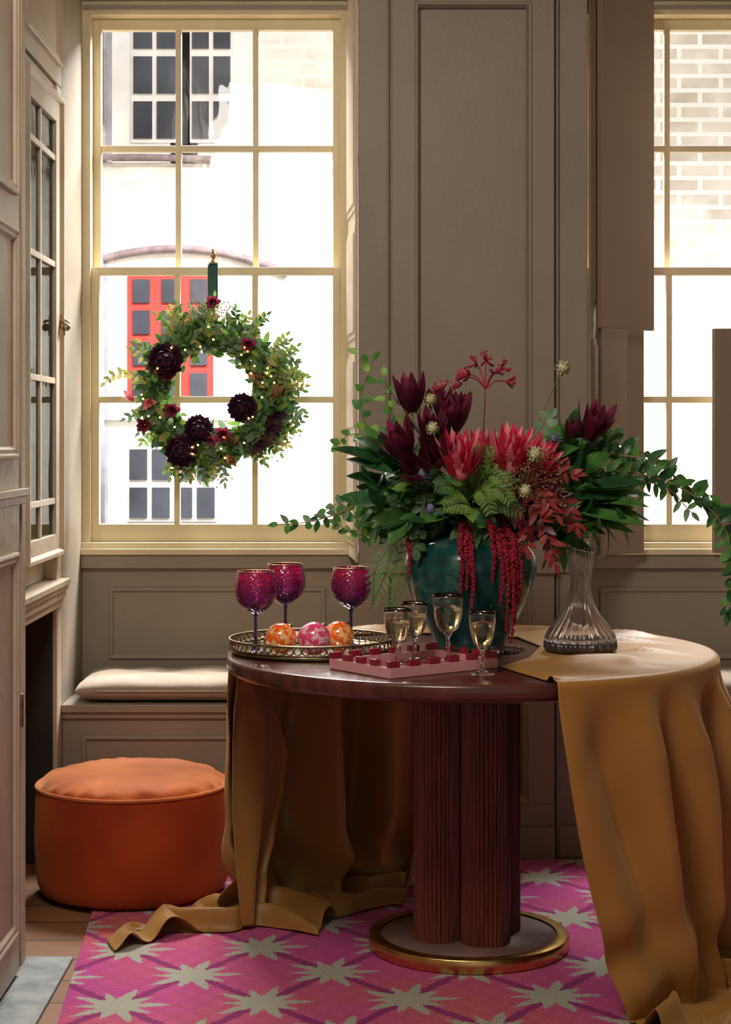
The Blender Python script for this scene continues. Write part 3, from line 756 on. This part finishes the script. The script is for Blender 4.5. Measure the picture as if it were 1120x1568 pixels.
leuc(O(-.15,-.03,.28),(-.15,-.2,1),1.15); leuc(O(-.055,-.03,.22),(.1,-.3,1),1.2); leuc(O(-.165,-.10,.16),(-.45,-.5,1),1.2)
leuc(O(-.10,-.09,.20),(-.1,-.5,1)); leuc(O(.295,-.06,.21),(.3,-.4,.9),1.1); leuc(O(.26,-.02,.20),(.15,-.3,1),.8); leuc(O(-.03,.03,.27),(.0,-.1,1),.8); leuc(O(-.13,-.13,.12),(-.3,-.9,.6),1.0)
leuc(O(-.08,.03,.27),(-.05,0,1),.9); leuc(O(-.09,-.15,.15),(-.1,-.9,.8),.9)
def protea(c,ax,s=1.0):
    c=V(c); axn=V(ax).normalized(); b.tube([M0,c-axn*.03,c],.004,iS,6)
    flower(b,c,ax,44,.088*s,.0175*s,.70,.06,iPK,base=.024,bend=-.16,shape=.85,mi2=iPL,scale_in=.8)
    flower(b,c-axn*.01,ax,18,.060*s,.022*s,1.0,.6,iPK,base=.022,bend=-.3,shape=.85,mi2=iPL)
    b.sphere(c+axn*.03,.024*s,iPL,14,10,(1,1,1.5))
protea(O(-.035,-.16,.13),(-.05,-.6,1),1.25); protea(O(.085,-.15,.145),(.15,-.55,1),1.3); protea(O(.15,-.13,.135),(.6,-.5,1),1.0); protea(O(.02,-.10,.16),(0,-.3,1),.9)
def kang(c,top,s=1):
    P=catmull([M0,(M0+V(c))/2+V((.01,0,.02)),V(c)],6); b.tube(P,.0018,iKG,5); c=V(c)
    for i in range(top):
        a=-1.3+2.6*i/(top-1); e=c+V((sin(a)*.048*s,rnd(-.02,.02),(rnd(-.01,.03)+.045*cos(a))*s))
        b.tube(catmull([c,(c+e)/2+V((0,0,.01)),e],4),.0018,iKG,5)
        for k in range(6):
            d=V((sin(a)+rnd(-.7,.7),rnd(-.6,.6),rnd(-.3,.8))).normalized()
            b.tube([e,e+d*.013,e+d*.022+V((0,0,-.003))],[.002,.0034,.0024],iKG,6)
            for z in range(4): b.leaf(e+d*.021,d+rdir()*.9,V((0,-1,0)),.010,.0035,iKG,n=2)
kang(O(.04,.0,.345),7,1.1); kang(O(-.055,.02,.305),4,.7)
def pod(c,r):
    c=V(c); P=catmull([M0,(M0+c)/2+V((.02*(1 if c.x>VX else -1),0,.0)),c],6); b.tube(P,.0013,iS,5); b.sphere(c,r*.72,iPOD,12,8)
    for i in range(70):
        k=(i+.5)/70; t=math.acos(1-2*k); g=i*2.4; d=V((sin(t)*cos(g),sin(t)*sin(g),cos(t)))
        b.leaf(c+d*r*.65,d,d.orthogonal(),r*.42,r*.30,iPOD if i%3 else iM,bend=0,shape=1.3,n=2)
pod(O(.236,-.02,.398),.021); pod(O(-.106,-.10,.315),.017); pod(O(-.103,-.16,.243),.018); pod(O(.144,-.24,.18),.020); pod(O(.12,-.24,.09),.018); pod(O(.13,-.02,.23),.008)
for c in (O(-.13,-.19,.13),O(-.11,-.21,.045),O(.205,-.10,.22)):
    b.sphere(c,.010,iBT,10,8,(1,1,1.4)); flower(b,c-V((0,0,.008)),(0,-.3,1),11,.032,.007,1.5,1.2,iBT,base=.004,bend=0); b.tube([M0,c],.0014,iBT,4)
def amar(x,z0,z1,y=-.17,r=.0072):
    c0=O(x*.5,-.07,.03); P=catmull([c0,O(x*.9,y*.9,z0+.02),O(x,y-.01,z0-.02),O(x+.005,y-.012,(z0+z1)/2),O(x,y-.01,z1)],8); n=len(P)
    b.tube(P,.0022,iAM,5)
    for i,p in enumerate(P):
        if i<5: continue
        k=i/n
        for h in range(9): b.sphere(p+rdir()*r*.7*(1.15-k*.5)+V((0,0,rnd(-.006,.006))),r*rnd(.40,.62)*(1.2-.6*k),iAM,6,5)
amar(-.035,-.03,-.17); amar(-.020,-.04,-.15); amar(-.008,-.06,-.20,-.18); amar(.045,-.02,-.13); amar(.078,-.05,-.26,-.18); amar(.092,-.07,-.28,-.175); amar(.100,-.04,-.24,-.16); amar(.112,-.05,-.19,-.15); amar(.065,-.05,-.19,-.18); amar(-.16,-.03,-.12,-.09)
b.build('flower_arrangement')

# ================================================================ WREATH
random.seed(5)
b=MB(MATS+[M_fairy,mat('green_velvet_ribbon',(.02,.12,.10),(.01,.07,.06),rough=.7,sheen=.5),M_oldbrass]); iF,iRB,iBR=17,18,19
WC=V((-.497,5.80,1.437)); WR=.175
ring=[WC+V((cos(t*2*pi/48)*WR,0,sin(t*2*pi/48)*WR)) for t in range(49)]
b.tube(ring,.012,iT,8)
for i in range(1900):
    a=rnd(0,2*pi); rad=V((cos(a),0,sin(a))); tg=V((-sin(a),0,cos(a)))
    q=rnd(0,2*pi); p=WC+rad*(WR+cos(q)*rnd(.0,.052)+.004)+V((0,-abs(sin(q))*rnd(0,.05)+.005,0))
    d=tg*rnd(-1,.8)+rad*rnd(-.45,1.0)+V((0,-rnd(0,.7),0))
    m=random.choice([iM,iL,iG,iD,iY,iG,iM,iG])
    b.leaf(p,d,V((rnd(-.5,.5),-1,rnd(-.5,.5))),rnd(.028,.055),rnd(.012,.025),m,bend=rnd(-.1,.5),fold=.2,n=4,shape=.9)
for i in range(80):
    a=rnd(0,2*pi) if i>30 else rnd(-.7,.5); rad=V((cos(a),0,sin(a))); tg=V((-sin(a),0,cos(a)))*random.choice([-1,1])
    p=WC+rad*(WR+.02); e=p+rad*rnd(.05,.11)+tg*rnd(.0,.07)+V((0,-rnd(0,.03),0))
    branch(b,[p,(p+e)/2+tg*.01,e],.001,iT,.036,.018,.013,random.choice([[iL,iY],[iG],[iM,iD],[iY]]),jit=.45)
for i in range(50):
    a=random.choice([rnd(1.3,2.0),rnd(-.8,-.4),rnd(4.2,5.0)]); rad=V((cos(a),0,sin(a))); p=WC+rad*(WR+.02)
    for k in range(7):
        q=p+rad*rnd(.03,.09)+V((rnd(-.03,.03),-rnd(0,.03),rnd(-.03,.03))); b.tube([p,q],.0005,iY,3); b.sphere(q,.0030,random.choice([iY,iL,iPL]),5,4)
branch(b,[WC+V((-.15,0,.02)),WC+V((-.22,-.01,.05)),WC+V((-.30,-.02,.06)),WC+V((-.345,-.02,.03))],.0013,iY,.038,.020,.017,[iY],jit=.5)
branch(b,[WC+V((.15,0,.0)),WC+V((.22,-.01,.08)),WC+V((.27,-.02,.10))],.0013,iY,.036,.018,.016,[iM,iG],jit=.5)
for (x,z,r) in ((-.144,.10,.054),(.102,-.052,.045),(-.038,-.12,.044),(-.095,-.19,.050)):
    ball(b,WC+V((x,-.065,z)),r,46,iPD,(rnd(-.2,.2),-1,rnd(-.1,.3)),iPD)
for (x,z,r) in ((-.123,-.059,.03),(-.212,-.105,.03),(.123,.155,.028),(.042,-.137,.034),(.01,.285,.028),(.0,-.155,.02),(-.135,.05,.02)):
    flower(b,WC+V((x,-.06,z)),(rnd(-.3,.3),-1,rnd(-.2,.3)),18,r,r*.65,1.4,.3,iPP,base=.004,bend=-.1,shape=1.1,n2=4)
for (x,z) in ((-.25,-.03),(.12,.06),(.05,-.20),(-.20,-.03),(.20,-.02),(.06,-.17)):
    flower(b,WC+V((x,-.045,z)),(rnd(-1,1),-.7,rnd(-1,1)),7,.06,.022,.5,.2,iPL if x<0 else iT,base=.004,bend=-.1)
for (x,z) in ((.19,-.11),(.15,-.16),(.20,-.07)): flower(b,WC+V((x,-.05,z)),(.5,-.6,-.5),8,.05,.03,1.3,.6,iPD,base=.004)
for i in range(36):
    a=rnd(0,2*pi); p=WC+V((cos(a)*(WR+rnd(-.04,.05)),-.06-rnd(0,.025),sin(a)*(WR+rnd(-.04,.05)))); b.sphere(p,.0032,iF,8,6)
wt=WC.z+WR
b.box(-.513,-.483,5.85,5.853,wt-.01,1.862,iRB); b.box(-.516,-.490,5.846,5.850,wt-.05,1.855,iRB)
b.tube([(-.500,5.80,wt+.03),(-.503,5.846,wt+.05)],.004,iRB)
b.lathe([(.001,0),(.013,.0),(.013,.006),(.006,.010),(.005,.018),(.010,.022),(.012,.030),(.008,.038),(.004,.042),(.004,.048),(.001,.05)],(-.4985,5.852,1.858),16,iBR)
b.tube([(-.4985,5.852,1.865),(-.4985,5.905,1.865)],.004,iBR)
b.build('christmas_wreath')

# ================================================================ ROUND GALLERY TRAY
b=MB([M_oldbrass,mat('tray_mirror',(.55,.52,.48),(.45,.42,.4),rough=.12,metal=1)])
GX,GY,GZ,GR=-.133,4.50,.7505,.205
b.lathe([(.001,.006),(GR-.012,.006)],(GX,GY,GZ),96,1)
b.lathe([(.001,.0),(GR-.008,.0),(GR,.004),(GR,.012),(GR-.005,.012),(GR-.008,.008),(GR-.012,.006)],(GX,GY,GZ),96,0)
b.torus((GX,GY,GZ+.036),GR+.004,.0028,0,96,8); b.torus((GX,GY,GZ+.014),GR+.001,.0022,0,96,6)
ng=66
for i in range(ng):
    a=2*pi*i/ng; d=V((cos(a),sin(a),0)); b.torus(V((GX,GY,GZ+.025))+d*(GR+.002),.0088,.0019,0,12,5,ax=d)
b.build('round_gallery_tray')

def goblet(x,y,z,h=.205):
    b=MB([M_goblet,M_brass]); k=h/.205
    out=[(.034,0),(.034,.0015),(.020,.004),(.006,.010),(.0045,.02),(.004,.06),(.0042,.085),(.007,.096),(.022,.104),(.040,.120),(.050,.140),(.0525,.160),(.050,.182),(.0455,.2045)]
    o2=[(p.x,p.y) for p in catmull([(r,q,0) for r,q in out[3:]],3)]
    prof=[(.001,0)]+out[:3]+o2
    inn=[(r-.0012,q) for r,q in o2 if q>.108][::-1]+[(.018,.105),(.001,.101)]
    b.lathe([(r*k,q*k) for r,q in prof+inn],(0,0,0),56)
    b.torus((0,0,.2048*k),.0450*k,.0009,1,56,5)
    b.build('wine_goblet',loc=(x,y,z))
TZ=GZ+.0068
goblet(-.272,4.43,TZ,.202); goblet(-.208,4.645,TZ,.205); goblet(-.037,4.56,TZ,.202)
def bauble(x,y,m,r=.0385):
    b=MB([m,M_oldbrass]); b.sphere((0,0,0),r,0,40,28)
    d=V((.4,.5,.5)).normalized()
    b.tube([d*(r-.002),d*(r+.008)],.006,1,10); b.torus(d*(r+.011),.004,.0008,1,12,5,ax=(1,0,0))
    b.build('glass_bauble',loc=(x,y,TZ+r))
bauble(-.208,4.40,M_bo); bauble(-.126,4.375,M_bp,.041); bauble(-.066,4.445,M_bo)

b=MB([mat('pink_lacquer',(.66,.32,.32),(.60,.28,.29),rough=.25,coat=.4),mat('maroon_lacquer',(.28,.015,.04),(.22,.01,.03),rough=.25,coat=.4)])
A=V((.055,3.994,0)); e1=V((.794,.608,0)).normalized(); e2=V((-e1.y,e1.x,0)); l1,l2=.32,.23; zt=.7505; up=V((0,0,1))
def tb(s0,s1,t0,t1,z0,z1,mi):
    c=A+e1*(s0+s1)/2+e2*(t0+t1)/2+up*(z0+z1)/2; b.obox(c,e1*(s1-s0)/2,e2*(t1-t0)/2,up*(z1-z0)/2,mi)
tb(0.001,l1-.001,0.001,l2-.001,zt,zt+.008,1)
w=.013
for (s0,s1,t0,t1) in ((0,l1,0,w),(0,l1,l2-w,l2),(0,w,w,l2-w),(l1-w,l1,w,l2-w)): tb(s0,s1,t0,t1,zt+.0005,zt+.024,0)
n=11
for i in range(n):
    s0=l1*i/n; s1=l1*(i+1)/n
    if i%2==0:
        for t0 in (0,l2-w): tb(s0,s1,t0,t0+w,zt+.024,zt+.039,1)
n=9
for i in range(n):
    s0=l2*i/n; s1=l2*(i+1)/n
    if i%2==0 and 0<i<n-1:
        for t0 in (0,l1-w): tb(t0,t0+w,s0,s1,zt+.0242,zt+.0388,1)
b.build('lacquered_serving_tray',bevel=.0008)

def champ(x,y,z,h,rb):
    b=MB([M_glass,M_champ])
    o=[(.030,0),(.030,.0012),(.018,.004),(.005,.012),(.0042,.03),(.0055,.042),(.004,.05),(.008,.058),(rb*.62,.072),(rb*.85,.095),(rb*.95,.12),(rb,.150)]
    hs=h/.15
    oc=[(p.x,p.y*hs) for p in catmull([(r,q,0) for r,q in o[3:]],3)]
    prof=[(.001,0)]+o[:3]+oc
    inn=[(max(.001,r-.0011),q) for r,q in oc if q>.064*hs][::-1]+[(.001,.062*hs)]
    b.lathe(prof+inn,(0,0,0),48,0)
    lq=[(.001,.0628*hs)]+[(max(.001,r-.0013),q) for r,q in oc if .066*hs<q<.128*hs]+[(.001,.128*hs)]
    b.lathe(lq,(0,0,0),48,1)
    b.build('champagne_glass',loc=(x,y,z))
champ(.074,4.15,zt+.0085,.135,.033); champ(.117,4.255,zt+.0085,.140,.032); champ(.196,4.245,zt+.0085,.160,.037); champ(.266,4.075,.7505,.145,.031)

# CARAFE
b=MB([M_carafe,M_smoke])
o=[(.0885,.0265),(.084,.042),(.070,.065),(.050,.092),(.034,.120),(.026,.150),(.0255,.175),(.029,.205),(.033,.235),(.037,.262)]
oc=[(p.x,p.y) for p in catmull([(r,q,0) for r,q in o],4)]
rib=lambda a,t,r,z: 1+.036*cos(a*24)*(1 if r>.02 else 0)
tl=lambda a,z: .010*cos(a-2.6)*max(0,(z-.18)/.08)
inn=[(r-.0028,q) for r,q in oc if q>.030][::-1]
b.lathe([(.001,.0265)]+oc+inn+[(.078,.030),(.001,.030)],(0,0,0),240,0,rf=rib,tilt=tl)
b.lathe([(.001,.001),(.080,.001),(.087,.004),(.0895,.012),(.0888,.026),(.001,.0262)],(0,0,0),240,1,rf=rib)
b.build('ribbed_glass_carafe',loc=(.537,4.47,.7565))
b=MB([M_glass]); b.lathe([(.001,0),(.025,0),(.04,.006),(.052,.014),(.050,.015),(.038,.008),(.001,.003)],(0,0,0),48,rf=lambda a,t,r,z:1+.02*cos(a*24)); b.build('glass_dish',loc=(.345,4.40,.7565))

# ================================================================ LIGHTS
def area(name,loc,target,sx,sy,power,col):
    l=bpy.data.lights.new(name,'AREA'); l.shape='RECTANGLE'; l.size=sx; l.size_y=sy; l.energy=power; l.color=col
    o=bpy.data.objects.new(name,l); bpy.context.scene.collection.objects.link(o); o.location=loc
    o.rotation_euler=(V(target)-V(loc)).to_track_quat('-Z','Y').to_euler(); return o
area('street_daylight',(0.5,6.3,5.4),(0.3,9.2,3.0),7,2.2,135,(1,.99,.97))
area('skylight_window_1',(-.6,7.3,3.9),(-.1,5.0,.6),1.6,1.4,560,(1,.985,.965))
area('skylight_window_2',(1.3,7.3,3.9),(.7,5.0,.6),1.6,1.4,700,(1,.985,.965))
area('added_rake_light',(-.45,2.4,2.85),(.5,4.8,.4),.7,.7,40,(1,.92,.80))  # added light with no lamp behind it, rakes the cloth folds from the left
w=bpy.data.worlds.new('World'); bpy.context.scene.world=w; w.use_nodes=True
bg=w.node_tree.nodes['Background']; bg.inputs[0].default_value=(1,.96,.90,1); bg.inputs[1].default_value=.34

# ================================================================ CAMERA
cd=bpy.data.cameras.new('camera'); cam=bpy.data.objects.new('camera',cd); bpy.context.scene.collection.objects.link(cam)
cam.location=(0,0,1.29); cam.rotation_euler=(radians(90),0,0)
cd.sensor_fit='HORIZONTAL'; cd.sensor_width=36; cd.lens=36*2740/1120; cd.shift_y=-114/1120
bpy.context.scene.camera=cam
vs=bpy.context.scene.view_settings
vs.view_transform='Standard'; vs.look='None'; vs.exposure=0
